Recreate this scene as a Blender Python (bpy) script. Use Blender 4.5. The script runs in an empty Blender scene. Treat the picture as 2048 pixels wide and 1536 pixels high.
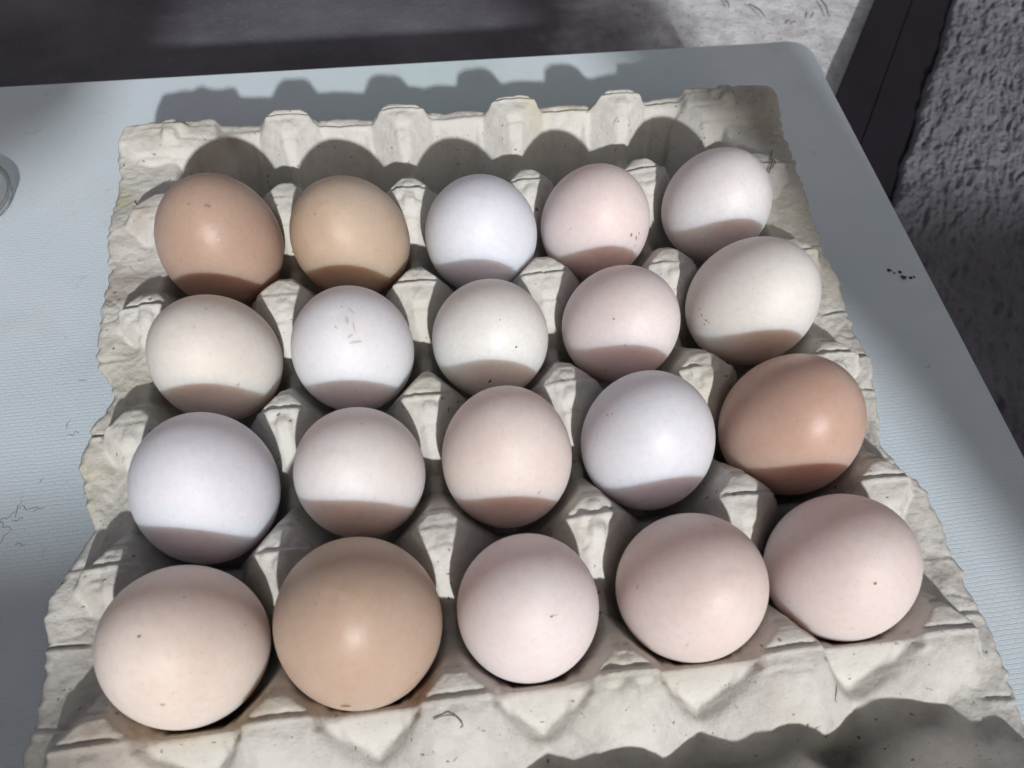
import bpy, bmesh, math, random
import numpy as np
from mathutils import Vector, Matrix

S = bpy.context.scene
COL = S.collection
ZT = 0.05            # the tray's post tops stand 50 mm above the table; table top is z = 0
P = 0.0475           # pitch of the tray's cells

# ------------------------------------------------------------------ camera
cam = bpy.data.cameras.new("camera")
co = bpy.data.objects.new("camera", cam)
COL.objects.link(co)
co.matrix_world = Matrix(((0.990303, 0.097695, -0.098775, -0.021783),
                          (-0.134842, 0.847062, -0.514106, -0.134890),
                          (0.033443, 0.522439, 0.852021, 0.225870 + ZT),
                          (0, 0, 0, 1)))
cam.sensor_width = 36.0
cam.lens = 1581.14 / 2048 * 36.0
cam.clip_start = 0.01
cam.clip_end = 100.0
cam.dof.use_dof = True
cam.dof.focus_distance = 0.29
cam.dof.aperture_fstop = 17.0
S.camera = co

# ------------------------------------------------------------------ light
SUN_EL, SUN_AZ = 30.0, 5.0       # the sun stands behind the camera, a little to its right
w = bpy.data.worlds.new("World")
S.world = w
w.use_nodes = True
nt = w.node_tree
bg = nt.nodes["Background"]
sky = nt.nodes.new("ShaderNodeTexSky")
sky.sky_type = 'NISHITA'
sky.sun_disc = False
sky.sun_elevation = math.radians(SUN_EL)
sky.sun_rotation = math.radians(180.0 - SUN_AZ)
sky.dust_density = 9.0
sky.air_density = 0.7
sky.ozone_density = 1.0
nt.links.new(sky.outputs[0], bg.inputs[0])
bg.inputs[1].default_value = 0.034
sl = bpy.data.lights.new("sun", 'SUN')
sl.energy = 2.95
sl.angle = math.radians(1.7)
sl.color = (1.0, 0.99, 0.985)
so = bpy.data.objects.new("sun", sl)
COL.objects.link(so)
ce = math.cos(math.radians(SUN_EL))
to_sun = Vector((ce * math.sin(math.radians(SUN_AZ)), -ce * math.cos(math.radians(SUN_AZ)), math.sin(math.radians(SUN_EL))))
so.rotation_euler = to_sun.to_track_quat('Z', 'Y').to_euler()
so.location = (0.3, -2, 1.5)
vs = S.view_settings
S.display_settings.display_device = 'sRGB'
vs.view_transform = 'Standard'
vs.look = 'None'
vs.exposure = 0.06
vs.gamma = 1.0
vs.use_curve_mapping = False
S.cycles.max_bounces = 8
S.cycles.diffuse_bounces = 5
S.cycles.use_denoising = True

# ------------------------------------------------------------------ helpers
random.seed(4)

def tag(o, label=None, cat=None, group=None, kind=None):
    if label: o["label"] = label
    if cat: o["category"] = cat
    if group: o["group"] = group
    if kind: o["kind"] = kind
    return o

def mesh_obj(name, verts, faces, mat=None, parent=None, smooth=True):
    me = bpy.data.meshes.new(name)
    me.from_pydata([tuple(v) for v in verts], [], [tuple(f) for f in faces])
    me.update()
    if smooth:
        me.polygons.foreach_set("use_smooth", [True] * len(me.polygons))
    o = bpy.data.objects.new(name, me)
    COL.objects.link(o)
    if mat: me.materials.append(mat)
    if parent: o.parent = parent
    return o

def grid_obj(name, V, mat=None, parent=None, smooth=True, flip=False):
    """V: (n, m, 3) array of points -> one quad grid."""
    n, m = V.shape[:2]
    idx = np.arange(n * m).reshape(n, m)
    f = np.stack([idx[:-1, :-1], idx[1:, :-1], idx[1:, 1:], idx[:-1, 1:]], -1).reshape(-1, 4)
    if flip: f = f[:, ::-1]
    me = bpy.data.meshes.new(name)
    me.vertices.add(n * m)
    me.vertices.foreach_set("co", V.reshape(-1).astype(np.float32))
    me.loops.add(f.size)
    me.loops.foreach_set("vertex_index", f.reshape(-1).astype(np.int32))
    me.polygons.add(len(f))
    me.polygons.foreach_set("loop_start", (np.arange(len(f)) * 4).astype(np.int32))
    me.polygons.foreach_set("loop_total", np.full(len(f), 4, np.int32))
    me.update(calc_edges=True)
    me.validate()
    if smooth:
        me.polygons.foreach_set("use_smooth", np.ones(len(me.polygons), bool))
    o = bpy.data.objects.new(name, me)
    COL.objects.link(o)
    if mat: me.materials.append(mat)
    if parent: o.parent = parent
    return o

def bm_obj(name, bm, mat=None, parent=None, smooth=False):
    me = bpy.data.meshes.new(name)
    bmesh.ops.recalc_face_normals(bm, faces=bm.faces)
    bm.to_mesh(me)
    bm.free()
    if smooth:
        me.polygons.foreach_set("use_smooth", [True] * len(me.polygons))
    o = bpy.data.objects.new(name, me)
    COL.objects.link(o)
    if mat: me.materials.append(mat)
    if parent: o.parent = parent
    return o

def add_box(bm, x0, x1, y0, y1, z0, z1):
    vs_ = [bm.verts.new((x, y, z)) for x in (x0, x1) for y in (y0, y1) for z in (z0, z1)]
    for f in ((0, 1, 3, 2), (4, 6, 7, 5), (0, 4, 5, 1), (2, 3, 7, 6), (0, 2, 6, 4), (1, 5, 7, 3)):
        bm.faces.new([vs_[i] for i in f])

def empty(name, loc):
    o = bpy.data.objects.new(name, None)
    o.empty_display_size = 0.02
    o.location = loc
    COL.objects.link(o)
    return o

RNG = np.random.RandomState(7)

def vnoise(x, y, cell, seed, aniso=1.0):
    """smooth value noise in [-1, 1]; cell in metres, aniso stretches along y."""
    r = np.random.RandomState(seed)
    g = r.uniform(-1, 1, (512, 512))
    u = x / cell + 200.37
    v = y / (cell * aniso) + 200.71
    iu = np.floor(u).astype(int); iv = np.floor(v).astype(int)
    fu = u - iu; fv = v - iv
    fu = fu * fu * (3 - 2 * fu); fv = fv * fv * (3 - 2 * fv)
    a = g[iu % 512, iv % 512]; b = g[(iu + 1) % 512, iv % 512]
    c = g[iu % 512, (iv + 1) % 512]; d = g[(iu + 1) % 512, (iv + 1) % 512]
    return (a * (1 - fu) + b * fu) * (1 - fv) + (c * (1 - fu) + d * fu) * fv

def fbm(x, y, cell, seed, octv=3, aniso=1.0):
    s = 0; a = 1.0; t = 0
    for k in range(octv):
        s = s + a * vnoise(x, y, cell / 2 ** k, seed + 17 * k, aniso); t += a; a *= 0.5
    return s / t

def sst(a, b, x):
    t = np.clip((x - a) / (b - a), 0, 1)
    return t * t * (3 - 2 * t)

# material helpers
class Mat:
    def __init__(self, name, rough=0.6, spec=0.4):
        self.m = bpy.data.materials.new(name)
        self.m.use_nodes = True
        self.nt = self.m.node_tree
        self.b = self.nt.nodes["Principled BSDF"]
        self.b.inputs["Roughness"].default_value = rough
        self.b.inputs["Specular IOR Level"].default_value = spec
        self.co = self.nt.nodes.new("ShaderNodeTexCoord").outputs["Object"]
    def new(self, t, **kw):
        n = self.nt.nodes.new(t)
        for k, v in kw.items(): setattr(n, k, v)
        return n
    def link(self, a, b): self.nt.links.new(a, b)
    def scaled(self, s, src=None):
        mp = self.new("ShaderNodeMapping")
        mp.inputs["Scale"].default_value = s
        self.link(src or self.co, mp.inputs["Vector"])
        return mp.outputs[0]
    def noise(self, scale, detail=4, rough=0.55, vec=None, dist=0.0):
        n = self.new("ShaderNodeTexNoise")
        n.inputs["Scale"].default_value = scale
        n.inputs["Detail"].default_value = detail
        n.inputs["Roughness"].default_value = rough
        n.inputs["Distortion"].default_value = dist
        self.link(vec or self.co, n.inputs["Vector"])
        return n.outputs["Fac"]
    def ramp(self, fac, stops, interp='LINEAR'):
        r = self.new("ShaderNodeValToRGB")
        r.color_ramp.interpolation = interp
        e = r.color_ramp.elements
        while len(e) < len(stops): e.new(0.5)
        for el, (p, c) in zip(e, stops):
            el.position = p
            el.color = c if len(c) == 4 else (*c, 1)
        self.link(fac, r.inputs[0])
        return r.outputs[0]
    def mix(self, fac, a, b, mode='MIX'):
        n = self.new("ShaderNodeMix", data_type='RGBA', blend_type=mode)
        for s, v in ((n.inputs[0], fac), (n.inputs[6], a), (n.inputs[7], b)):
            if isinstance(v, (int, float)): s.default_value = v
            elif isinstance(v, tuple): s.default_value = v if len(v) == 4 else (*v, 1)
            else: self.link(v, s)
        return n.outputs[2]
    def math(self, op, a, b=None):
        n = self.new("ShaderNodeMath", operation=op)
        for s, v in zip(n.inputs, (a, b)):
            if v is None: continue
            if isinstance(v, (int, float)): s.default_value = v
            else: self.link(v, s)
        return n.outputs[0]
    def color(self, c):
        if isinstance(c, tuple): self.b.inputs["Base Color"].default_value = (*c, 1)
        else: self.link(c, self.b.inputs["Base Color"])
    def bump(self, h, strength=0.3, dist=0.001, prev=None):
        n = self.new("ShaderNodeBump")
        n.inputs["Strength"].default_value = strength
        n.inputs["Distance"].default_value = dist
        self.link(h, n.inputs["Height"])
        if prev is not None: self.link(prev, n.inputs["Normal"])
        self.link(n.outputs[0], self.b.inputs["Normal"])
        return n.outputs[0]

def lin(r, g, b):
    f = lambda c: ((c / 255 + 0.055) / 1.055) ** 2.4 if c > 10 else c / 255 / 12.92
    return (f(r), f(g), f(b))
# ------------------------------------------------------------------ materials
def mat_floor():
    M = Mat("concrete", 0.9, 0.2)
    n1 = M.noise(6, 6, 0.6)
    n2 = M.noise(60, 5, 0.65)
    n3 = M.noise(350, 3, 0.6)
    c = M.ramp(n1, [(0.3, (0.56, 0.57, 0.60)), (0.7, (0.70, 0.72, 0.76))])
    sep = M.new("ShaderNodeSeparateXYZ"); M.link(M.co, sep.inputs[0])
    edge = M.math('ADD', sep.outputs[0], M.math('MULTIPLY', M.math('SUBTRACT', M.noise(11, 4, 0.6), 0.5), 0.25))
    shade_mask = M.ramp(M.math('ADD', edge, 0.5), [(0.60, (1, 1, 1)), (0.70, (0, 0, 0))])   # darker floor colour to the left, deepening the table's shadow
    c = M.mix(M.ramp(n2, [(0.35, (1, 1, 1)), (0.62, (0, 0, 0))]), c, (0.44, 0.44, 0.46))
    c = M.mix(shade_mask, c, M.ramp(n1, [(0.35, (0.078, 0.076, 0.094)), (0.65, (0.155, 0.152, 0.178))]))
    c = M.mix(M.ramp(n3, [(0.60, (0, 0, 0)), (0.72, (1, 1, 1))]), c, (0.16, 0.15, 0.15))
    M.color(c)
    p = M.bump(n2, 0.5, 0.003)
    M.bump(n3, 0.5, 0.0015, p)
    return M.m

def mat_plaster():
    M = Mat("cement_plaster", 0.92, 0.2)
    n1 = M.noise(9, 5, 0.6)
    n3 = M.noise(420, 4, 0.6)
    c = M.ramp(n1, [(0.3, (0.115, 0.116, 0.137)), (0.7, (0.185, 0.187, 0.214))])
    n4 = M.noise(14, 3, 0.5)
    c = M.mix(M.ramp(n4, [(0.62, (0, 0, 0)), (0.78, (0.45, 0.45, 0.45))]), c, (0.16, 0.21, 0.22))
    M.color(c)
    M.bump(n3, 0.7, 0.0012)
    return M.m

def mat_plain(name, col, rough=0.6, spec=0.3, bumpscale=0, bumps=0.2):
    M = Mat(name, rough, spec)
    n = M.noise(25, 5, 0.6)
    M.color(M.mix(M.ramp(n, [(0.3, (0, 0, 0)), (0.7, (1, 1, 1))]), tuple(0.85 * v for v in col), tuple(min(1, 1.1 * v) for v in col)))
    if bumpscale: M.bump(M.noise(bumpscale, 4, 0.6), bumps, 0.001)
    return M.m

def mat_table():
    M = Mat("embossed_white_laminate", 0.6, 0.12)
    br = M.new("ShaderNodeTexBrick")
    br.inputs["Scale"].default_value = 1.0
    br.inputs["Mortar Size"].default_value = 0.00022
    br.inputs["Mortar Smooth"].default_value = 0.6
    br.inputs["Brick Width"].default_value = 0.0034
    br.inputs["Row Height"].default_value = 0.0016
    br.inputs["Color1"].default_value = (1, 1, 1, 1)
    br.inputs["Color2"].default_value = (0.9, 0.9, 0.9, 1)
    br.inputs["Mortar"].default_value = (0, 0, 0, 1)
    wob = M.new("ShaderNodeMix", data_type='RGBA')
    nz = M.new("ShaderNodeTexNoise"); nz.inputs["Scale"].default_value = 130
    M.link(M.co, nz.inputs["Vector"])
    add = M.new("ShaderNodeVectorMath", operation='MULTIPLY_ADD')
    M.link(nz.outputs["Color"], add.inputs[0]); add.inputs[1].default_value = (0.0020, 0.0011, 0); M.link(M.co, add.inputs[2])
    M.link(add.outputs[0], br.inputs["Vector"])
    M.nt.nodes.remove(wob)
    n1 = M.noise(7, 4, 0.6)
    n2 = M.noise(90, 4, 0.7)
    patch = M.noise(22, 4, 0.6)
    c = M.ramp(n1, [(0.35, (0.625, 0.73, 0.80)), (0.5, (0.68, 0.765, 0.835)), (0.65, (0.635, 0.765, 0.80))])
    wv = M.ramp(br.outputs["Color"], [(0.0, (1, 1, 1)), (0.5, (0, 0, 0))])
    wm = M.math('MULTIPLY', wv, M.ramp(patch, [(0.35, (0.02, 0.02, 0.02)), (0.75, (0.20, 0.20, 0.20))]))
    c = M.mix(wm, c, (0.33, 0.36, 0.38))
    c = M.mix(M.ramp(n2, [(0.63, (0, 0, 0)), (0.80, (0.40, 0.40, 0.40))]), c, (0.30, 0.30, 0.29))
    sm_ = M.noise(13, 5, 0.65)
    c = M.mix(M.ramp(sm_, [(0.55, (0, 0, 0)), (0.75, (0.30, 0.30, 0.30))]), c, (0.42, 0.47, 0.50))
    M.color(c)
    p = M.bump(br.outputs["Color"], 0.35, 0.0003)
    M.bump(M.noise(500, 3, 0.6), 0.12, 0.0004, p)
    return M.m

def mat_pulp():
    M = Mat("moulded_paper_pulp", 0.93, 0.15)
    at = M.new("ShaderNodeVertexColor"); at.layer_name = "stain"
    n1 = M.noise(22, 5, 0.65)
    n2 = M.noise(140, 5, 0.7)
    n3 = M.noise(900, 3, 0.7)
    c = M.ramp(n1, [(0.28, (0.565, 0.557, 0.525)), (0.72, (0.68, 0.675, 0.645))])
    c = M.mix(M.ramp(n2, [(0.28, (0.6, 0.6, 0.6)), (0.52, (0, 0, 0))]), c, (0.47, 0.45, 0.40))
    fb2 = M.noise(1.0, 3, 0.6, M.scaled((1000, 240, 500)))
    c = M.mix(M.ramp(fb2, [(0.60, (0, 0, 0)), (0.72, (0.30, 0.30, 0.30))]), c, (0.76, 0.755, 0.725))
    fib = M.noise(1.0, 3, 0.6, M.scaled((260, 1100, 500)))
    c = M.mix(M.ramp(fib, [(0.66, (0, 0, 0)), (0.76, (0.6, 0.6, 0.6))]), c, (0.28, 0.27, 0.245))
    sp = M.noise(420, 2, 0.5)
    c = M.mix(M.ramp(sp, [(0.69, (0, 0, 0)), (0.75, (0.8, 0.8, 0.8))]), c, (0.12, 0.11, 0.10))
    sep = M.new("ShaderNodeSeparateColor"); M.link(at.outputs["Color"], sep.inputs[0])
    brk = M.ramp(n2, [(0.30, (0.35, 0.35, 0.35)), (0.65, (1, 1, 1))])
    c = M.mix(M.math('MULTIPLY', sep.outputs[0], brk), c, (0.34, 0.235, 0.155))       # brown egg-white stains
    c = M.mix(M.math('MULTIPLY', sep.outputs[1], brk), c, (0.55, 0.52, 0.33))         # yellow stains
    c = M.mix(M.math('MULTIPLY', sep.outputs[2], brk), c, (0.30, 0.29, 0.265))         # grey grime, with painted corner shade
    M.color(c)
    p = M.bump(n2, 0.5, 0.0012)
    p = M.bump(fib, 0.25, 0.0005, p)
    M.bump(n3, 0.45, 0.0004, p)
    return M.m

def mat_egg(name, col, dark, rough, speck, mott=0.25):
    M = Mat(name, rough, 0.38)
    oi = M.new("ShaderNodeObjectInfo")
    off = M.new("ShaderNodeVectorMath", operation='MULTIPLY_ADD')
    M.link(oi.outputs["Random"], off.inputs[0]); off.inputs[1].default_value = (3.1, 5.7, 4.3); M.link(M.co, off.inputs[2])
    v = off.outputs[0]
    n1 = M.noise(38, 3, 0.5, v)
    n2 = M.noise(420, 4, 0.65, v)
    n3 = M.noise(1500, 2, 0.6, v)
    c = M.mix(M.math('MULTIPLY', M.ramp(n1, [(0.35, (0, 0, 0)), (0.70, (1, 1, 1))]), 0.8), col, dark)
    c = M.mix(M.math('MULTIPLY', M.ramp(n2, [(0.42, (0, 0, 0)), (0.68, (1, 1, 1))]), mott), c, tuple(0.82 * d for d in dark))
    sp = M.noise(240, 2, 0.5, v)
    c = M.mix(M.math('MULTIPLY', M.ramp(sp, [(0.735, (0, 0, 0)), (0.765, (1, 1, 1))]), speck), c, (0.20, 0.12, 0.08))
    ch = M.noise(16, 4, 0.6, v)
    c = M.mix(M.math('MULTIPLY', M.ramp(ch, [(0.50, (0, 0, 0)), (0.68, (1, 1, 1))]), 0.22), c, (0.80, 0.76, 0.73))   # chalky bloom
    pore = M.noise(900, 1, 0.5, v)
    c = M.mix(M.math('MULTIPLY', M.ramp(pore, [(0.66, (0, 0, 0)), (0.74, (1, 1, 1))]), 0.20), c, tuple(0.6 * d for d in dark))
    M.color(c)
    rg = M.ramp(ch, [(0.3, (rough - 0.06,) * 3), (0.7, (rough + 0.12,) * 3)])
    M.link(rg, M.b.inputs["Roughness"])
    M.bump(n3, 0.22, 0.0003, M.bump(n2, 0.10, 0.0005))
    M.b.inputs["Subsurface Weight"].default_value = 0.85
    M.b.inputs["Subsurface Radius"].default_value = (1.0, 0.64, 0.50)
    M.b.inputs["Subsurface Scale"].default_value = 0.022
    return M.m

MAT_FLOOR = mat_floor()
MAT_PLASTER = mat_plaster()
MAT_TABLE = mat_table()
MAT_EDGE = mat_plain("white_plastic_edge", lin(205, 214, 222), 0.45, 0.4)
MAT_PULP = mat_pulp()
MAT_ROOM = mat_plain("dim_render", (0.22, 0.21, 0.22), 0.9, 0.2, 60, 0.4)
MAT_BOUNCE = mat_plain("bounce_grey", (0.31, 0.31, 0.325), 0.95, 0.2, 50, 0.4)  # surface of the added light-bouncing wall behind the table
MAT_DOOR = mat_plain("charcoal_paint", (0.017, 0.014, 0.021), 0.8, 0.12, 90, 0.25)
MAT_DIRT = mat_plain("dry_dirt", (0.10, 0.08, 0.065), 0.95, 0.1)
MAT_SCRATCH = mat_plain("grey_scratch", (0.34, 0.37, 0.39), 0.8, 0.2)
MAT_STRAW = mat_plain("dark_fibre", (0.17, 0.15, 0.13), 0.8, 0.2)
MAT_SCUFF = mat_plain("grey_scuff", (0.62, 0.60, 0.575), 0.8, 0.2)
MAT_BROWN = mat_plain("brown_smear", (0.30, 0.20, 0.14), 0.8, 0.2)

# ------------------------------------------------------------------ the setting
FLOOR_Z = -0.10
n = 141
gx = np.concatenate([np.linspace(-9, -1.0, 20), np.linspace(-0.98, 1.2, 101), np.linspace(1.3, 9, 20)])
gy = np.concatenate([np.linspace(-9, -0.5, 20), np.linspace(-0.48, 1.4, 101), np.linspace(1.5, 9, 20)])
X, Y = np.meshgrid(gx, gy, indexing='ij')
Z = FLOOR_Z + 0.0035 * fbm(X, Y, 0.16, 3, 3) + 0.0012 * fbm(X, Y, 0.04, 9, 2)
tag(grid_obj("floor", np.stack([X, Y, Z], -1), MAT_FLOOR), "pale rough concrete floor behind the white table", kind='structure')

# unseen wall added behind the camera, its opening shaped to cast the table's shade
bm = bmesh.new()
WY0, WY1 = -0.93, -0.90
def panel(poly):
    lo = [bm.verts.new((x, WY0, z + ZT)) for x, z in poly]
    hi = [bm.verts.new((x, WY1, z + ZT)) for x, z in poly]
    bm.faces.new(lo); bm.faces.new(hi[::-1])
    k = len(poly)
    for i in range(k): bm.faces.new((lo[i], lo[(i + 1) % k], hi[(i + 1) % k], hi[i]))
ZB = FLOOR_Z - ZT - 0.01
def pz(z): return -0.05 + (z + 0.05) * 1.0858
panel([(-2.5, ZB), (-0.047, ZB), (-0.047, pz(0.424)), (-0.16, pz(0.430)), (-0.42, pz(0.427)), (-0.42, pz(0.46)), (-0.30, pz(0.49)), (-0.124, pz(0.535)), (-0.08, pz(0.557)), (-0.066, pz(0.60)), (-0.066, 0.82), (-2.5, 0.82)])
panel([(-0.047, ZB), (0.264, ZB), (0.264, 0.28), (-0.047, 0.28)])
panel([(0.264, ZB), (2.5, ZB), (2.5, pz(0.435)), (0.36, pz(0.450)), (0.312, pz(0.475)), (0.312, 0.82), (0.150, 0.82), (0.170, pz(0.62)), (0.203, pz(0.556)), (0.227, pz(0.491)), (0.251, pz(0.455)), (0.264, pz(0.40))])
tag(bm_obj("wall", bm, MAT_ROOM), "unseen added wall behind the viewer, its opening shaped for the sunlit patch", kind='structure')
bm = bmesh.new(); add_box(bm, -2.5, 2.5, 0.85, 0.95, FLOOR_Z - 0.05, 1.5)  # unseen wall added to bounce sunlight onto the egg tops
tag(bm_obj("bounce_wall", bm, MAT_BOUNCE), "unseen pale wall added behind the table to bounce sunlight onto the eggs", kind='structure')
bm = bmesh.new(); add_box(bm, -2.45, -2.4, -0.89, 0.84, FLOOR_Z - 0.05, 0.398)
tag(bm_obj("wall_left", bm, MAT_ROOM), kind='structure')

# rough raked cement ground to the right of the table: real relief, not only bump
U = np.array([0.551, 0.834]); NU = np.array([0.834, -0.551])      # along / across the strip's edge
base = NU * 0.1245
s = np.linspace(-0.10, 0.75, 900); t_ = np.linspace(0, 0.25, 330)
Sg, Tg = np.meshgrid(s, t_, indexing='ij')
sk = Tg + 0.06 * Sg
wv_ = 0.004 * fbm(Sg, Tg, 0.03, 5)
rel = 0.0017 * fbm(sk + wv_, Sg, 0.0042, 21, 3, 3.0) + 0.0021 * (1 - 2 * np.abs(fbm(sk + wv_, Sg, 0.0056, 33, 3, 3.0))) \
    + 0.0020 * fbm(Sg, Tg, 0.05, 41, 2) + 0.0007 * fbm(Sg, Tg, 0.0022, 55, 2)
zz = FLOOR_Z + 0.013 + rel - 0.016 * np.exp(-(Tg / 0.004) ** 2)
wob = 0.0050 * fbm(Sg, Sg * 0, 0.02, 77, 4) * np.exp(-Tg / 0.01)
V = np.stack([base[0] + U[0] * Sg + NU[0] * (Tg + wob), base[1] + U[1] * Sg + NU[1] * (Tg + wob), zz], -1)
tag(grid_obj("ground", V, MAT_PLASTER, flip=False), "rough raked grey cement ground beside the white table", kind='structure')

# near black boards of the threshold between the floor and the rough ground
ds_ = empty("door_sill", (0.2, 0.2, FLOOR_Z))
ds_.rotation_euler = (0, 0, math.atan2(U[1], U[0]))
tag(ds_, "near black sill lying between the pale floor and the rough grey ground", "door sill")
def sill_board(c0, c1, z1):
    # c0..c1: distances across the strip, measured along NU from the world origin
    o_ = 0.2 * NU[0] + 0.2 * NU[1]
    bm = bmesh.new(); add_box(bm, -0.55, 0.75, -(c1 - o_), -(c0 - o_), -0.004, z1)
    bmesh.ops.bevel(bm, geom=list(bm.edges), offset=0.0004, segments=2, affect='EDGES')
    bm_obj("board", bm, MAT_DOOR, ds_)
sill_board(0.0720, 0.09885, 0.0096)
sill_board(0.0989, 0.1275, 0.010)

# ------------------------------------------------------------------ the table
TX0, TX1, TY0, TY1 = -0.62, 0.2075, -0.55, 0.2395
tb = empty("table", (0, 0, FLOOR_Z))
tag(tb, "low white table with embossed top holding the egg tray", "table")
def rounded_rect(x0, x1, y0, y1, r, k=8):
    pts = []
    for cx, cy, a0 in ((x1 - r, y1 - r, 0), (x0 + r, y1 - r, 90), (x0 + r, y0 + r, 180), (x1 - r, y0 + r, 270)):
        for i in range(k + 1):
            a = math.radians(a0 + 90 * i / k)
            pts.append((cx + r * math.cos(a), cy + r * math.sin(a)))
    return pts
def slab(name, pts, z0, z1, mat, parent, bev=0.0):
    bm = bmesh.new()
    lo = [bm.verts.new((x, y, z0)) for x, y in pts]; hi = [bm.verts.new((x, y, z1)) for x, y in pts]
    k = len(pts)
    bm.faces.new(lo[::-1]); top = bm.faces.new(hi)
    for i in range(k): bm.faces.new((lo[i], lo[(i + 1) % k], hi[(i + 1) % k], hi[i]))
    if bev: bmesh.ops.bevel(bm, geom=list(top.edges), offset=bev, segments=3, affect='EDGES', profile=0.6)
    return bm_obj(name, bm, mat, parent)
H = -FLOOR_Z
slab("tabletop", rounded_rect(TX0, TX1, TY0, TY1, 0.009), H - 0.018, H, MAT_TABLE, tb, 0.0015)
# plastic corner cap, slightly proud of the rim
pts = rounded_rect(TX1 - 0.030, TX1 + 0.0012, TY1 - 0.040, TY1 + 0.0012, 0.010)
slab("corner_cap", [(x, y) for x, y in pts], H - 0.019, H - 0.0007, MAT_TABLE, tb, 0.0012)
for lx in (TX0 + 0.05, TX1 - 0.05):
    for ly in (TY0 + 0.05, TY1 - 0.06):
        bm = bmesh.new()
        bmesh.ops.create_cone(bm, cap_ends=True, segments=20, radius1=0.012, radius2=0.016, depth=H - 0.0185, matrix=Matrix.Translation((lx, ly, (H - 0.0185) / 2)))
        bm_obj("leg", bm, MAT_EDGE, tb, True)

# ------------------------------------------------------------------ the egg tray
N, Mm = 430, 470
XE, YE = 0.1370, 0.1475
gx = np.linspace(-XE, XE, N); gy = np.linspace(-YE, YE, Mm)
X, Y = np.meshgrid(gx, gy, indexing='ij')
# worn pulp: warp the ideal mould a little
Xw = X + 0.0006 * fbm(X, Y, 0.035, 101, 2)
Yw = Y + 0.0006 * fbm(X, Y, 0.035, 151, 2)
ci = np.clip(np.round(Xw / P), -2, 2) * P
cj = (np.clip(np.floor(Yw / P), -3, 2) + 0.5) * P
dx = np.abs(Xw - ci); dy = np.abs(Yw - cj)
pn = 2.7
d = np.maximum(np.maximum(dx, dy), (dx + dy) * 0.735) * 1000
wall = np.interp(d, [0, 8, 11, 14, 17.2, 20, 22.0, 23.6, 26], [-44, -44, -42, -35, -25, -15, -8, -3, 6]) / 1000
# nearest post
pi_ = np.clip(np.round(Xw / P - 0.5) + 0.5, -2.5, 2.5) * P
pj_ = np.clip(np.round(Yw / P), -3, 3) * P
ex = np.abs(Xw - pi_); ey = np.abs(Yw - pj_)
ii = np.round(pi_ / P + 2.5).astype(int); jj = np.round(pj_ / P + 3).astype(int)
pr = np.random.RandomState(12)
hpost = pr.uniform(-0.0012, 0.0008, (6, 7)); tiltx = pr.uniform(-0.05, 0.05, (6, 7)); tilty = pr.uniform(0.06, 0.19, (6, 7))
aw = 0.0092 + pr.uniform(-0.0006, 0.0006, (6, 7)); bw = 0.0068 + pr.uniform(-0.0006, 0.0006, (6, 7))
a_ = aw[ii, jj]; b_ = bw[ii, jj]
corner = ((ii == 0) | (ii == 5)) & ((jj == 0) | (jj == 6))
a_ = np.where(corner, 0.0175, a_); b_ = np.where(corner, 0.0100, b_)
tx_ = np.maximum(ex - a_, 0); ty_ = np.maximum(ey - b_, 0); td_ = np.maximum(ex - a_ + ey - b_ + 0.0062, 0)
t = np.maximum(np.maximum(ex - a_, ey - b_), td_ * 0.72)
t = np.maximum(t, 0)
top = hpost[ii, jj] - np.where(jj == 0, -0.0020, 0) - np.where(corner, 0.0030, 0) + tiltx[ii, jj] * (Xw - pi_) + tilty[ii, jj] * (Yw - pj_) - 0.0010 * ((ex / a_) ** 2 + (ey / b_) ** 2) * (t <= 0.002)
front = (jj == 1) & (Yw < pj_)                 # the posts' front faces over the empty near row are broad and flat
td2 = np.maximum(ex - a_ + ey - b_ + 0.0045, 0)
post = top - np.where(front, np.maximum(np.maximum(2.3 * tx_ * (1 - 0.45 * sst(0, 0.02, ey)), 1.25 * ty_), 0.95 * td2), np.maximum(np.maximum(2.5 * tx_, 1.45 * ty_), 1.75 * td_))
# ridges between the posts
fx = np.clip(ex / (P / 2), 0, 1); fy = np.clip(ey / (P / 2), 0, 1)
rid_x = np.where(jj == 1, -0.0062, np.where(jj == 0, -0.0065, np.where(jj == 6, -0.0080, -0.0160))) * sst(0.18, 0.55, fx)          # ridge running along x through the posts
rid_y = -0.0205 * sst(0.15, 0.8, fy)          # ridge running along y (deeper saddles)
outx = np.maximum(np.abs(Xw) - 2.5 * P, 0); outy = np.maximum(np.abs(Yw) - 3 * P, 0)
rx = rid_x - 1.9 * np.maximum(ey - 0.0014, 0) - 2.5 * np.maximum(outx - 0.002, 0)
ry = rid_y - 1.9 * np.maximum(ex - 0.0018, 0)
edge_x = np.abs(Xw) > 2.5 * P - 0.006; edge_y = np.abs(Yw) > 3 * P - 0.004
h = np.maximum(np.minimum(np.maximum(rx, ry), np.maximum(wall, -0.044)), -0.044)
h = np.maximum(h, post)
h = np.maximum(h, -0.044)
# the brim round the outside
brim_side = -0.0090 - 0.0045 * np.exp(-((outx - 0.0065) / 0.0030) ** 2) * np.exp(-(ey / 0.014) ** 2) + 0.0012 * fbm(X, Y, 0.012, 205, 2) \
    + 0.002 * np.cos(2 * np.pi * Yw / P) * 0.5
inner = np.abs(Xw) < 2.5 * P - 0.0035
bs = brim_side - np.where(inner, 1.0, 0) - 3.0 * np.maximum(2.5 * P - 0.0012 - np.abs(Xw), 0)
bf = np.where(Yw > 0, -0.0076, -0.0065) + 0.0009 * fbm(X, Y, 0.009, 215, 2) - 3.0 * np.maximum(3 * P - 0.0012 - np.abs(Yw), 0)
h = np.maximum(h, np.maximum(np.where(np.abs(Xw) > 2.5 * P - 0.004, bs, -1), np.where(np.abs(Yw) > 3 * P - 0.004, bf, -1)))
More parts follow.
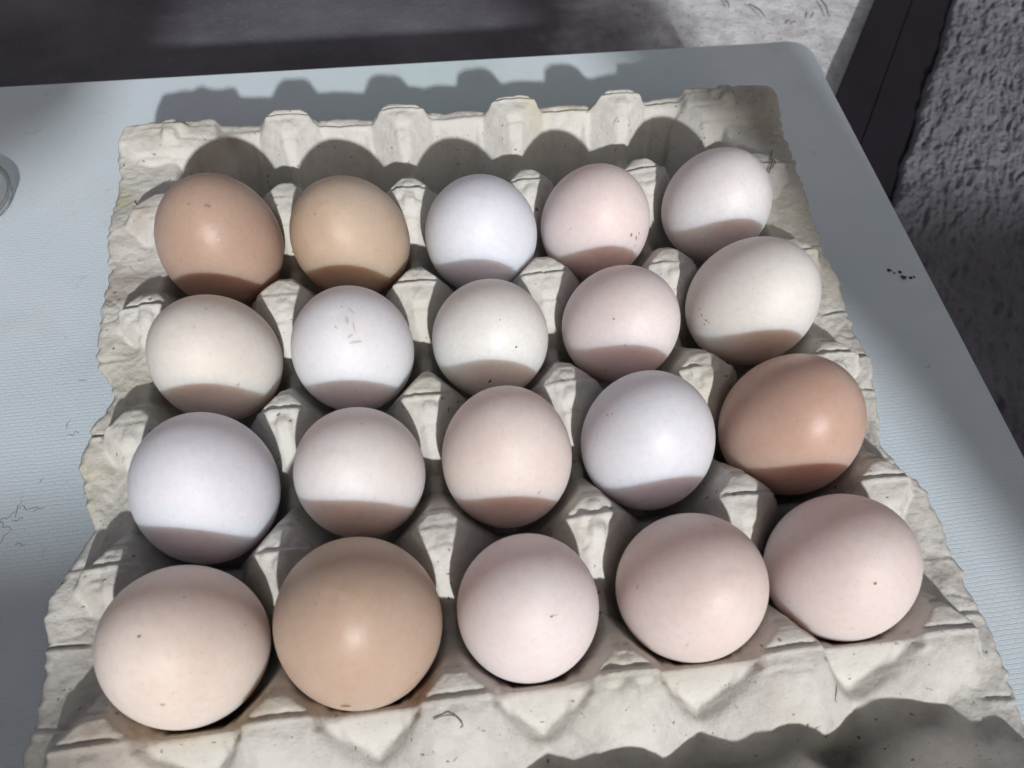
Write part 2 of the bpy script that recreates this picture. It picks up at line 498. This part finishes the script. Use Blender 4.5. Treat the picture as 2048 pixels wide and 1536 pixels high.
# gentle blur so that the pulp has soft edges
def blur(a, sg):
    r = int(3 * sg) + 1
    k = np.exp(-0.5 * (np.arange(-r, r + 1) / sg) ** 2); k /= k.sum()
    for ax in (0, 1):
        p_ = np.pad(a, [(r, r) if q == ax else (0, 0) for q in (0, 1)], mode='edge')
        a = sum(k[i] * np.take(p_, np.arange(i, i + a.shape[ax]), axis=ax) for i in range(2 * r + 1))
    return a
h = blur(h, 0.6)
hs = blur(h, 3.0)
wf = sst(-0.0985, -0.1035, Y) if False else np.clip((-0.0985 - Y) / 0.004, 0, 1)
h = h * (1 - 0.8 * wf) + hs * 0.8 * wf          # the near slope is worn softer
# mould seam across posts and ridges, crumples and lumps
seam = pj_ + 0.0006 + 0.0010 * vnoise(X, Y, 0.03, 301)
ds = (Y - seam)
on = sst(-0.011, -0.007, h) * (np.abs(X) < 2.5 * P + 0.010)
brk = sst(-0.5, 0.1, vnoise(X, Y, 0.016, 307))
h = h + on * (0.25 + 0.75 * brk) * (0.00075 * np.exp(-((ds + 0.0005) / 0.0007) ** 2) - 0.0007 * np.exp(-((ds - 0.0008) / 0.0007) ** 2))
ds2 = (Y - seam + 0.0052 + 0.0012 * vnoise(X, Y, 0.01, 311))
h = h - on * sst(0.0, 0.5, vnoise(X, Y, 0.011, 313)) * 0.00045 * np.exp(-(ds2 / 0.0006) ** 2)
h = h + 0.00032 * fbm(X, Y, 0.012, 401, 2) + 0.00018 * fbm(X, Y, 0.0040, 431, 2) + 0.00026 * fbm(X, Y, 0.0017, 451, 2)
rt = np.random.RandomState(77)
for sd in (-1, 1):
    for y0_ in np.arange(-0.135, 0.135, P / 2):
        yy = y0_ + rt.uniform(-0.008, 0.008); wd_ = rt.uniform(0.0004, 0.0009); dp = rt.choice([0.0001, 0.0003, 0.0006, 0.0009])
        sk_ = (Y - yy - rt.uniform(-0.15, 0.15) * (np.abs(X) - XE))
        m_ = (np.sign(X) == sd) * sst(2.5 * P + 0.005, 2.5 * P + 0.010, np.abs(X))
        h = h - dp * m_ * np.exp(-(sk_ / wd_) ** 2) + 0.6 * dp * m_ * np.exp(-((sk_ + 0.0013) / 0.0008) ** 2)
# a few pressed wrinkles and dents
cr = fbm(X + 0.4 * Y, Y, 0.020, 441, 2)
h = h - 0.0005 * np.exp(-(cr / 0.018) ** 2) * sst(0.0, 0.5, vnoise(X, Y, 0.024, 447)) * sst(-0.03, -0.012, h)
# scalloped, torn outline
LEFT = [(-150, 139), (-95, 139), (-79, 138), (-51, 139), (-40, 134), (-30, 130.5), (-18, 135), (-5, 137), (8, 134), (19, 130.5), (28, 135), (35, 138.5), (56, 138), (75, 138.5), (92, 141), (110, 140), (125, 140.5), (150, 143)]
RIGHT = [(-150, 135), (-119, 135), (-95, 136.5), (-75, 136), (-60, 136), (-49, 135), (-38, 129), (-31, 127.5), (-22, 130), (-14, 133), (0, 135), (20, 136.5), (32, 137), (50, 136.5), (71, 139.5), (100, 140.5), (134, 145), (150, 144)]
tl = np.interp(Y * 1000, *zip(*LEFT)) / 1000; tr = np.interp(Y * 1000, *zip(*RIGHT)) / 1000
fs = sst(2.5 * P - 0.002, XE, np.abs(X))
sc = np.where(X < 0, tl, tr) - XE + 0.0007 * vnoise(np.sign(X), Y, 0.006, 501) + 0.0008 * vnoise(np.sign(X), Y, 0.0022, 503)
Xo = X + np.sign(X) * fs * sc
fe = sst(3 * P - 0.002, YE, np.abs(Y))
scy = 0.0009 * fbm(X, np.sign(Y) * 3 + 0 * Y, 0.012, 511, 3) + 0.0005 * vnoise(X, np.sign(Y), 0.0025, 513) - 0.0010 * np.cos(2 * np.pi * X / P) * -1
Yo = Y + np.sign(Y) * fe * scy
# round the tray's corners
R = 0.013
cu = np.clip((np.abs(X) - (XE - R)) / R, 0, 1); cv = np.clip((np.abs(Y) - (YE - R)) / R, 0, 1)
su = cu * np.sqrt(1 - cv ** 2 / 2); sv = cv * np.sqrt(1 - cu ** 2 / 2)
Xo = Xo - np.sign(X) * (cu - su) * R * 0.85; Yo = Yo - np.sign(Y) * (cv - sv) * R * 0.85
# edge turns down a touch
h = h - 0.0012 * np.clip((np.abs(X) - (XE - 0.0016)) / 0.0016, 0, 1) - 0.0010 * np.clip((np.abs(Y) - (YE - 0.0016)) / 0.0016, 0, 1)
tray = grid_obj("egg_tray", np.stack([Xo, Yo, h + ZT], -1), MAT_PULP)
tag(tray, "worn grey moulded pulp egg tray holding twenty eggs, its far row empty", "egg tray")
# stains in a colour attribute: r brown, g yellow, b grey grime and painted corner shade
def blob(cx, cy, rx_, ry_):
    return np.exp(-(((Xo - cx) / rx_) ** 2 + ((Yo - cy) / ry_) ** 2))
br_ = np.zeros_like(X); ye = np.zeros_like(X); gr = np.zeros_like(X)
for cx, wd, amt in ((-0.097, 0.016, 0.9), (-0.080, 0.006, 0.9), (-0.050, 0.015, 0.9), (-0.034, 0.004, 1.0), (0.0, 0.012, 0.75), (0.05, 0.013, 0.55), (0.095, 0.016, 0.5)):
    br_ += amt * blob(cx, -2 * P + 0.0055, wd, 0.0050)
br_ *= 1.6
br_ += 0.6 * blob(-0.118, -0.102, 0.014, 0.014) + 0.5 * sst(0.25, 0.7, fbm(X, Y, 0.03, 641, 3)) * sst(-0.02, -0.008, h)
ye += 0.8 * blob(0.033, 0.1455, 0.007, 0.010) + 0.8 * blob(0.052, 0.146, 0.006, 0.004) + 0.9 * blob(-0.137, 0.110, 0.004, 0.006) + 0.5 * blob(-0.09, -2 * P + 0.004, 0.015, 0.006)
ye += 0.35 * sst(0.1, 0.7, fbm(X, Y, 0.05, 601, 3)) + 0.4 * blob(-0.136, -0.02, 0.008, 0.012)
gr += 1.0 * blob(0.118, 0.142, 0.020, 0.009) + 0.9 * blob(0.136, 0.122, 0.009, 0.022) + 0.45 * blob(0.137, 0.07, 0.006, 0.04) + 0.6 * blob(-0.110, 0.143, 0.018, 0.004) + 0.5 * blob(0.138, 0.0, 0.006, 0.05)  # grime that also carries the far right corner's shade
gr += 0.30 * sst(0.15, 0.8, fbm(X, Y, 0.018, 611, 3)) * sst(-0.012, -0.004, h)
me = tray.data
ca = me.color_attributes.new("stain", 'FLOAT_COLOR', 'POINT')
arr = np.ones((N * Mm, 4), np.float32)
arr[:, 0] = np.clip(br_, 0, 1).reshape(-1); arr[:, 1] = np.clip(ye, 0, 1).reshape(-1); arr[:, 2] = np.clip(gr, 0, 1).reshape(-1)
ca.data.foreach_set("color", arr.reshape(-1))
so_ = tray.modifiers.new("thickness", 'SOLIDIFY'); so_.thickness = 0.0020; so_.offset = -1.0

# ------------------------------------------------------------------ the eggs
EGG = [  # x, y, z of the widest ring (from the tray's post tops), radius, half length / radius, lean in x, lean in y
    [(-0.0940,0.0731,0.0023,0.0218,1.2680,-0.0417,-0.0259), (-0.0471,0.0716,0.0004,0.0214,1.2573,-0.2250,-0.2149), (0.0019,0.0700,-0.0016,0.0212,1.2350,-0.0274,-0.2316), (0.0464,0.0709,-0.0013,0.0208,1.2435,0.0619,-0.2070), (0.0948,0.0728,0.0016,0.0202,1.2509,0.1009,-0.2350)],
    [(-0.0938,0.0236,-0.0010,0.0207,1.2686,-0.1737,-0.1870), (-0.0479,0.0226,-0.0015,0.0207,1.2547,-0.0883,-0.1598), (-0.0003,0.0222,-0.0022,0.0203,1.2462,0.0012,-0.2622), (0.0466,0.0229,-0.0018,0.0202,1.2620,0.1663,-0.2701), (0.0949,0.0252,0.0016,0.0218,1.2791,0.1933,-0.2106)],
    [(-0.0940,-0.0243,-0.0009,0.0216,1.2761,0.0349,0.0812), (-0.0472,-0.0246,-0.0013,0.0200,1.2651,-0.1527,-0.1504), (-0.0008,-0.0246,-0.0011,0.0207,1.2812,-0.0106,0.1005), (0.0454,-0.0240,-0.0012,0.0213,1.2675,0.0016,-0.0091), (0.0940,-0.0241,-0.0008,0.0221,1.2724,0.0731,-0.0585)],
    [(-0.0962,-0.0718,0.0003,0.0214,1.2795,-0.1226,-0.0594), (-0.0488,-0.0715,0.0008,0.0230,1.2734,-0.0607,-0.0026), (-0.0010,-0.0728,-0.0013,0.0204,1.2672,-0.0012,-0.0263), (0.0473,-0.0730,-0.0010,0.0210,1.2799,0.1539,-0.1530), (0.0939,-0.0725,-0.0016,0.0211,1.2688,0.0319,-0.0485)],
]
TINT = [  # lit shell colour, shade of its mottling, roughness, specks
    [((186, 163, 148), (180, 152, 137), .40, .5), ((193, 173, 152), (186, 162, 140), .40, .5), ((226, 230, 239), (221, 223, 234), .50, .1), ((230, 218, 219), (225, 210, 207), .46, .3), ((228, 225, 228), (219, 214, 214), .48, .1)],
    [((228, 223, 217), (221, 213, 205), .50, .4), ((232, 232, 238), (226, 225, 229), .50, .2), ((234, 233, 231), (226, 220, 217), .48, .2), ((229, 219, 220), (225, 211, 209), .46, .3), ((229, 226, 224), (225, 219, 213), .48, .2)],
    [((227, 228, 236), (223, 223, 232), .50, .1), ((231, 226, 226), (227, 218, 215), .46, .1), ((228, 217, 214), (220, 205, 197), .46, .3), ((227, 228, 236), (223, 223, 231), .50, .3), ((200, 172, 158), (192, 161, 146), .38, .3)],
    [((232, 220, 213), (220, 204, 194), .48, .5), ((197, 176, 160), (190, 166, 147), .42, .3), ((233, 223, 225), (228, 214, 213), .46, .2), ((230, 217, 215), (224, 206, 199), .46, .3), ((229, 217, 217), (223, 207, 202), .46, .3)],
]
LABEL = [
    ["reddish brown egg in the tray's far egg row beside the left rim", "tan egg between the reddish brown and bluish white eggs of the far row",
     "bluish white egg in the middle of the far egg row", "pale pink egg with a brown smudge low on its side in the far egg row",
     "white egg by the shaded far right corner of the tray"],
    ["large cream egg directly in front of the reddish brown egg by the left rim", "white egg with a grey scuff across its top, in front of the tan egg",
     "white egg with one small black dot, in front of the bluish white egg", "pinkish egg in front of the smudged pale pink egg",
     "broad white egg with dark brown flecks low on one side, by the right rim"],
    ["smooth bluish white egg beside the left rim, in front of the large cream egg", "white egg just in front of the scuffed white egg",
     "peach beige egg with a dark shadowed foot in the middle of the tray", "bluish white egg with tiny brown specks, beside the brown egg at the right rim",
     "brown egg with a bright highlight touching the right rim"],
    ["largest beige egg at the tray's near left end", "big tan egg in the near egg row", "pinkish white egg with a short dark dash, in the near egg row",
     "pale beige pink egg between the dashed egg and the near right egg", "pale pink egg with one faint brown dot at the tray's near right end"],
]
NT, NP = 72, 112
th = np.linspace(0.0, np.pi, NT); phi = np.linspace(0, 2 * np.pi, NP, endpoint=False)

def egg_frame(q):
    x, y, z, r, asp, tx, ty = q
    n_ = math.hypot(tx, ty)
    rot = Matrix.Rotation(n_, 3, Vector((-ty / n_, tx / n_, 0))) if n_ > 1e-6 else Matrix.Identity(3)
    return Vector((x, y, z + ZT)), rot, r, r * asp

def egg_local(thv, phv, r, a, k=0.05):
    c = np.cos(thv); rad = np.sin(thv) * (1 - k * c)
    return np.stack([r * rad * np.cos(phv), r * rad * np.sin(phv), a * c], -1)

eggs = {}
for j in range(4):
    for i in range(5):
        loc, rot, r, a = egg_frame(EGG[j][i])
        T, F = np.meshgrid(th[1:-1], phi, indexing='ij')
        body = egg_local(T, F, r, a).reshape(-1, 3)
        rs = 900 + 10 * j + i
        lump = 1 + 0.006 * np.random.RandomState(rs).uniform(-1, 1) * np.cos(2 * F.reshape(-1) + rs) + 0.003 * np.sin(F.reshape(-1) + 2 * T.reshape(-1) + rs)
        body = body * lump[:, None]
        V = np.concatenate([[[0, 0, a]], body, [[0, 0, -a]]])
        faces = []
        for p_ in range(NP): faces.append((0, 1 + p_, 1 + (p_ + 1) % NP))
        for t_ in range(NT - 3):
            o0 = 1 + t_ * NP; o1 = o0 + NP
            for p_ in range(NP):
                q_ = (p_ + 1) % NP
                faces.append((o0 + p_, o1 + p_, o1 + q_, o0 + q_))
        L = 1 + (NT - 3) * NP; E_ = len(V) - 1
        for p_ in range(NP): faces.append((L + p_, E_, L + (p_ + 1) % NP))
        col, drk, ro, sp = TINT[j][i]
        m = mat_egg("eggshell", lin(*col), lin(*drk), ro, sp)
        o = mesh_obj("egg", V, faces, m)
        o.matrix_world = Matrix.Translation(loc) @ rot.to_4x4()
        tag(o, LABEL[j][i], "egg", "eggs standing in the tray")
        eggs[(j, i)] = o

def smear(name, egg, wx, wy, wz, pts, mat, lift=0.00012):
    """small flat mark lying on a shell near world point; pts: outline in mm in the shell's tangent plane (right, up)."""
    loc, rot, r, a = egg_frame(EGG[egg[0]][egg[1]])
    inv = rot.inverted()
    pl = inv @ (Vector((wx, wy, wz)) - loc)
    def on_shell(v):
        # push the point out along the ray from the centre to the shell
        lo, hi = 0.2, 3.0
        for _ in range(40):
            mid = (lo + hi) / 2
            w_ = v * mid
            c = max(-1, min(1, w_.z / a)); rr = r * math.sqrt(max(0, 1 - c * c)) * (1 - 0.05 * c)
            if abs(w_.z) < a and math.hypot(w_.x, w_.y) < rr: lo = mid
            else: hi = mid
        w_ = v * lo
        return w_ + w_.normalized() * lift
    p0 = on_shell(pl)
    nrm_ = p0.normalized()
    right = inv @ Vector((1, 0, 0)); right = (right - nrm_ * right.dot(nrm_)).normalized()
    up = nrm_.cross(right)
    vs_ = [on_shell(p0 + right * (u / 1000) + up * (v / 1000)) for u, v in pts]
    c_ = on_shell(p0 + right * (sum(u for u, v in pts) / len(pts) / 1000) + up * (sum(v for u, v in pts) / len(pts) / 1000))
    k = len(vs_)
    o = mesh_obj(name, [c_] + vs_, [(0, 1 + q, 1 + (q + 1) % k) for q in range(k)], mat, eggs[egg])
    return o

def ragged(rx_, ry_, k=9, seed=0, ang=0.0):
    rr = random.Random(seed)
    out = []
    for q in range(k):
        f = 2 * math.pi * q / k
        s_ = rr.uniform(0.6, 1.15)
        u, v = rx_ * s_ * math.cos(f), ry_ * s_ * math.sin(f)
        out.append((u * math.cos(ang) - v * math.sin(ang), u * math.sin(ang) + v * math.cos(ang)))
    return out

def dark_speck(egg, wx, wy, wz, rx_, ry_, seed, mat=MAT_DIRT, ang=0.0, name="dirt_speck"):
    smear(name, egg, wx, wy, wz, ragged(rx_, ry_, 9, seed, ang), mat)

dark_speck((1, 1), -0.0469, 0.0242, 0.0238 + ZT, 2.20, 0.35, 0, MAT_SCUFF, 0.30, 'scuff')
dark_speck((1, 1), -0.0450, 0.0196, 0.0237 + ZT, 1.80, 0.30, 1, MAT_SCUFF, -0.80, 'scuff')
dark_speck((1, 1), -0.0466, 0.0165, 0.0235 + ZT, 0.50, 1.60, 2, MAT_SCUFF, 0.20, 'scuff')
dark_speck((1, 1), -0.0446, 0.0143, 0.0222 + ZT, 0.40, 2.00, 3, MAT_SCUFF, 0.10, 'scuff')
dark_speck((1, 1), -0.0461, 0.0120, 0.0211 + ZT, 1.40, 0.40, 4, MAT_SCUFF, 0.50, 'scuff')
dark_speck((1, 1), -0.0445, 0.0105, 0.0196 + ZT, 2.00, 0.50, 5, MAT_SCUFF, 0.10, 'scuff')
dark_speck((1, 1), -0.0482, 0.0216, 0.0243 + ZT, 0.30, 1.20, 6, MAT_SCUFF, 0.40, 'scuff')
dark_speck((1, 1), -0.0501, 0.0145, 0.0228 + ZT, 0.35, 0.90, 7, MAT_SCUFF, 0.60, 'scuff')
dark_speck((1, 2), 0.0060, 0.0068, 0.0139 + ZT, 0.42, 0.42, 8, MAT_DIRT, 0.00, 'dirt_speck')
dark_speck((1, 2), -0.0030, 0.0021, 0.0022 + ZT, 0.45, 1.30, 9, MAT_DIRT, -0.30, 'dirt_speck')
dark_speck((1, 2), 0.0014, 0.0129, 0.0211 + ZT, 0.30, 0.20, 10, MAT_BROWN, 0.00, 'dirt_speck')
dark_speck((1, 4), 0.0741, 0.0193, 0.0042 + ZT, 0.35, 0.50, 11, MAT_BROWN, 0.00, 'dirt_speck')
dark_speck((1, 4), 0.0749, 0.0170, 0.0043 + ZT, 0.70, 0.40, 12, MAT_BROWN, 0.00, 'dirt_speck')
dark_speck((1, 4), 0.0748, 0.0167, 0.0023 + ZT, 0.40, 0.35, 13, MAT_BROWN, 0.00, 'dirt_speck')
dark_speck((1, 4), 0.0755, 0.0157, 0.0045 + ZT, 0.30, 0.30, 14, MAT_BROWN, 0.00, 'dirt_speck')
dark_speck((1, 4), 0.0737, 0.0214, 0.0050 + ZT, 0.30, 0.30, 15, MAT_BROWN, 0.00, 'dirt_speck')
dark_speck((3, 2), 0.0036, -0.0819, 0.0209 + ZT, 1.40, 0.28, 16, MAT_SCUFF, -0.10, 'scuff')
dark_speck((3, 2), 0.0026, -0.0822, 0.0210 + ZT, 0.50, 0.30, 17, MAT_BROWN, 0.00, 'dirt_speck')
dark_speck((3, 4), 0.0906, -0.0842, 0.0201 + ZT, 0.55, 0.50, 18, MAT_BROWN, 0.00, 'dirt_speck')
dark_speck((0, 3), 0.0551, 0.0537, 0.0098 + ZT, 0.50, 0.90, 19, MAT_BROWN, 0.20, 'smear')
dark_speck((0, 3), 0.0575, 0.0543, 0.0073 + ZT, 0.35, 1.00, 20, MAT_BROWN, 0.20, 'smear')
dark_speck((0, 3), 0.0587, 0.0556, 0.0084 + ZT, 0.30, 0.60, 21, MAT_BROWN, 0.20, 'smear')
dark_speck((0, 3), 0.0576, 0.0536, 0.0036 + ZT, 0.30, 0.40, 22, MAT_BROWN, 0.20, 'smear')
dark_speck((3, 0), -0.0985, -0.0759, 0.0271 + ZT, 0.50, 0.40, 23, MAT_BROWN, 0.00, 'dirt_speck')
dark_speck((1, 0), -0.0758, 0.0134, -0.0057 + ZT, 0.50, 0.40, 24, MAT_BROWN, 0.00, 'dirt_speck')
dark_speck((1, 0), -0.0901, 0.0257, 0.0234 + ZT, 0.30, 0.30, 25, MAT_BROWN, 0.00, 'dirt_speck')
dark_speck((2, 3), 0.0299, -0.0229, 0.0165 + ZT, 0.30, 0.28, 26, MAT_BROWN, 0.00, 'dirt_speck')
dark_speck((2, 3), 0.0311, -0.0236, 0.0182 + ZT, 0.30, 0.28, 27, MAT_BROWN, 0.00, 'dirt_speck')
dark_speck((2, 3), 0.0261, -0.0283, 0.0078 + ZT, 0.30, 0.28, 28, MAT_BROWN, 0.00, 'dirt_speck')
dark_speck((2, 3), 0.0260, -0.0327, -0.0047 + ZT, 0.30, 0.28, 29, MAT_BROWN, 0.00, 'dirt_speck')
dark_speck((2, 3), 0.0282, -0.0366, -0.0024 + ZT, 0.30, 0.28, 30, MAT_BROWN, 0.00, 'dirt_speck')
dark_speck((2, 3), 0.0269, -0.0264, 0.0107 + ZT, 0.30, 0.28, 31, MAT_BROWN, 0.00, 'dirt_speck')
dark_speck((3, 1), -0.0338, -0.0883, 0.0054 + ZT, 0.40, 0.35, 32, MAT_BROWN, 0.00, 'dirt_speck')
dark_speck((3, 1), -0.0527, -0.0940, 0.0036 + ZT, 1.60, 0.80, 33, MAT_BROWN, 0.10, 'smear')
dark_speck((1, 3), 0.0390, 0.0119, 0.0173 + ZT, 0.40, 0.30, 34, MAT_BROWN, 0.00, 'dirt_speck')
dark_speck((1, 3), 0.0423, 0.0054, 0.0111 + ZT, 0.25, 0.25, 35, MAT_BROWN, 0.00, 'dirt_speck')
dark_speck((0, 0), -0.0890, 0.0575, 0.0199 + ZT, 0.35, 0.30, 36, MAT_SCUFF, 0.00, 'scuff')
dark_speck((2, 1), -0.0434, -0.0202, 0.0216 + ZT, 0.80, 0.25, 37, MAT_SCUFF, 0.20, 'scuff')

# ------------------------------------------------------------------ small things on and around the table
def strand(name, pts, rad, mat, parent=None, sides=5):
    """thin tapering curved fibre through the points (world metres)."""
    pts = [Vector(p_) for p_ in pts]
    # resample with Catmull-Rom
    ps = [pts[0]] + pts + [pts[-1]]
    path = []
    for q in range(1, len(ps) - 2):
        for s_ in range(5):
            t_ = s_ / 5
            a_, b_, c_, d_ = ps[q - 1], ps[q], ps[q + 1], ps[q + 2]
            path.append(0.5 * (2 * b_ + (c_ - a_) * t_ + (2 * a_ - 5 * b_ + 4 * c_ - d_) * t_ ** 2 + (3 * b_ - a_ - 3 * c_ + d_) * t_ ** 3))
    path.append(pts[-1])
    o0 = path[0].copy()
    vs_, fs_ = [], []
    for q, c_ in enumerate(path):
        tg = (path[min(q + 1, len(path) - 1)] - path[max(q - 1, 0)]).normalized()
        sd = tg.cross(Vector((0, 0, 1)))
        sd = sd.normalized() if sd.length > 1e-6 else Vector((1, 0, 0))
        up = sd.cross(tg)
        rr = rad * (1 - 0.6 * abs(q / (len(path) - 1) - 0.4))
        for k in range(sides):
            an = 2 * math.pi * k / sides
            vs_.append(c_ - o0 + (sd * math.cos(an) + up * math.sin(an)) * rr)
    for q in range(len(path) - 1):
        for k in range(sides):
            k2 = (k + 1) % sides
            fs_.append((q * sides + k, q * sides + k2, (q + 1) * sides + k2, (q + 1) * sides + k))
    fs_.append(tuple(range(sides))[::-1]); fs_.append(tuple((len(path) - 1) * sides + k for k in range(sides)))
    o = mesh_obj(name, vs_, fs_, mat, parent)
    o.location = o0
    return o

hx = gx; hy = gy
def tray_z(x, y):
    a_ = int(np.clip(np.searchsorted(hx, x), 0, N - 1)); b_ = int(np.clip(np.searchsorted(hy, y), 0, Mm - 1))
    return float(h[a_, b_]) + ZT

def on_tray(pts, lift=0.0003):
    return [(x, y, tray_z(x, y) + lift) for x, y in pts]

# feather and straw fibres caught on the tray
tag(strand("feather_strand", on_tray([(0.1325, 0.110), (0.1290, 0.1025), (0.1255, 0.096), (0.1222, 0.0895)], 0.0012), 0.00032, MAT_STRAW),
    "dark fibre lying beside the white egg at the tray's shaded far right corner", "fibre")
tag(strand("feather_strand", on_tray([(0.1275, 0.1045), (0.1250, 0.0985), (0.1262, 0.0945), (0.1235, 0.0915)], 0.0008), 0.00022, MAT_STRAW),
    "short kinked dark fibre crossing the longer one at the tray's far right corner", "fibre")
tag(strand("feather_strand", on_tray([(-0.0305, -0.0995), (-0.0280, -0.0990), (-0.0255, -0.0992), (-0.0240, -0.1002), (-0.0228, -0.1018), (-0.0236, -0.1024)]), 0.00016, MAT_STRAW),
    "curled dark fibre on the tray's near slope below the tan egg", "fibre")
tag(strand("feather_strand", on_tray([(0.0856, -0.1032), (0.0851, -0.1050), (0.0847, -0.1070), (0.0853, -0.1078)]), 0.0002, MAT_STRAW),
    "tiny dark fibre on the tray's near slope by the right end", "fibre")
tag(strand("feather_strand", on_tray([(-0.1322, 0.1085), (-0.1300, 0.1040), (-0.1285, 0.1005)]), 0.0002, MAT_STRAW),
    "short dark fibre on the tray's far left rim", "fibre")

# crumbs of dirt on the table
CRUMB = ["crumb nearest the tray", "tiny crumb between two bigger ones", "topmost dark crumb", "biggest dark crumb", "crumb just beside the biggest", "smallest crumb, nearest the table's edge"]
for q, (x, y, sz) in enumerate(((0.1902, 0.0722, 0.0008), (0.1921, 0.0704, 0.0005), (0.1949, 0.0707, 0.0007), (0.1952, 0.0674, 0.0010), (0.1986, 0.0669, 0.0007), (0.2003, 0.0672, 0.0005))):
    bm = bmesh.new()
    bmesh.ops.create_icosphere(bm, subdivisions=2, radius=sz)
    rr = random.Random(q + 70)
    for v in bm.verts:
        v.co *= rr.uniform(0.65, 1.3); v.co.z *= 0.45; v.co.x *= rr.uniform(1.0, 1.6)
    o = bm_obj("dirt_crumb", bm, MAT_DIRT, None, True)
    o.location = (x, y, sz * 0.35)
    tag(o, CRUMB[q] + " in the little cluster on the bare white table", "crumb", "dark crumbs on the table by its right edge")

# scratches and scuffs in the table's surface: thin dark lines, parts of the table
rr = random.Random(31)
def table_scratch(x, y, ln, ang, rad=0.00016):
    pts = []
    for q in range(5):
        t_ = (q / 4 - 0.5) * ln
        pts.append((x + t_ * math.cos(ang) + rr.uniform(-1, 1) * ln * 0.12, y + t_ * math.sin(ang) + rr.uniform(-1, 1) * ln * 0.16, 0.00003))
    o = strand("scratch", pts, rad, MAT_SCRATCH, None)
    o.parent = tb
    o.location = o.location - tb.location
for x, y, ln, a_ in ((-0.1790, -0.0035, 0.007, 0.4), (-0.1765, -0.0006, 0.006, 1.4), (-0.1730, -0.0010, 0.006, -0.2), (-0.1687, -0.0020, 0.004, 0.2), (-0.1790, -0.0110, 0.005, 0.9), (-0.1800, -0.0070, 0.006, -0.4),
                     (-0.1640, 0.0330, 0.005, 1.5), (-0.1613, 0.0283, 0.005, 0.3), (-0.1612, 0.0528, 0.003, 0.0), (-0.1732, -0.0150, 0.003, -0.3), (-0.1755, -0.0050, 0.004, 0.0), (-0.1700, 0.010, 0.002, 1.0), (0.187, 0.02, 0.003, 0.4)):
    table_scratch(x, y, ln, a_)

# straw on the floor behind the table
STRAW = ["slanting straw in the middle of the sunlit floor patch", "longest straw, beside the near black sill", "short straw nearest the table's shadow on the floor",
         "short upward slanting straw between the two long straws", "tiny straw bit closest to the table's far corner"]
for q, (x, y, ln, a_) in enumerate(((0.2620, 0.4130, 0.020, -1.15), (0.3180, 0.4120, 0.024, -1.6), (0.2400, 0.4235, 0.010, -1.5), (0.3040, 0.4030, 0.008, 1.0), (0.2860, 0.395, 0.006, 0.4))):
    zf = FLOOR_Z + 0.0022
    o = strand("straw", [(x - ln / 2 * math.cos(a_), y - ln / 2 * math.sin(a_), zf), (x + 0.001, y + 0.001, zf + 0.001), (x + ln / 2 * math.cos(a_), y + ln / 2 * math.sin(a_), zf)], 0.0006, MAT_STRAW)
    tag(o, STRAW[q], "straw", "straw bits on the sunlit floor")

# clear dish at the table's left
def lathe(name, prof, mat, parent=None, k=64):
    vs_, fs_ = [], []
    for r_, z_ in prof:
        for q in range(k):
            an = 2 * math.pi * q / k
            vs_.append((r_ * math.cos(an), r_ * math.sin(an), z_))
    for s_ in range(len(prof) - 1):
        for q in range(k):
            q2 = (q + 1) % k
            fs_.append((s_ * k + q, s_ * k + q2, (s_ + 1) * k + q2, (s_ + 1) * k + q))
    return mesh_obj(name, vs_, fs_, mat, parent)
G = Mat("clear_plastic", 0.04, 0.5)
G.color((0.95, 0.97, 0.975))
G.b.inputs["Transmission Weight"].default_value = 0.9
G.b.inputs["IOR"].default_value = 1.47
gl = lathe("plastic_dish", [(0.0002, 0.0005), (0.0195, 0.0005), (0.0212, 0.0012), (0.0220, 0.003), (0.0228, 0.0062), (0.0231, 0.0068), (0.0224, 0.0071), (0.0214, 0.0064), (0.0206, 0.0042), (0.0190, 0.0032), (0.0002, 0.0032)], G.m)
gl.location = (-0.2278, 0.1568, 0.0)
tag(gl, "small round clear plastic dish standing at the left edge of the white table", "dish")
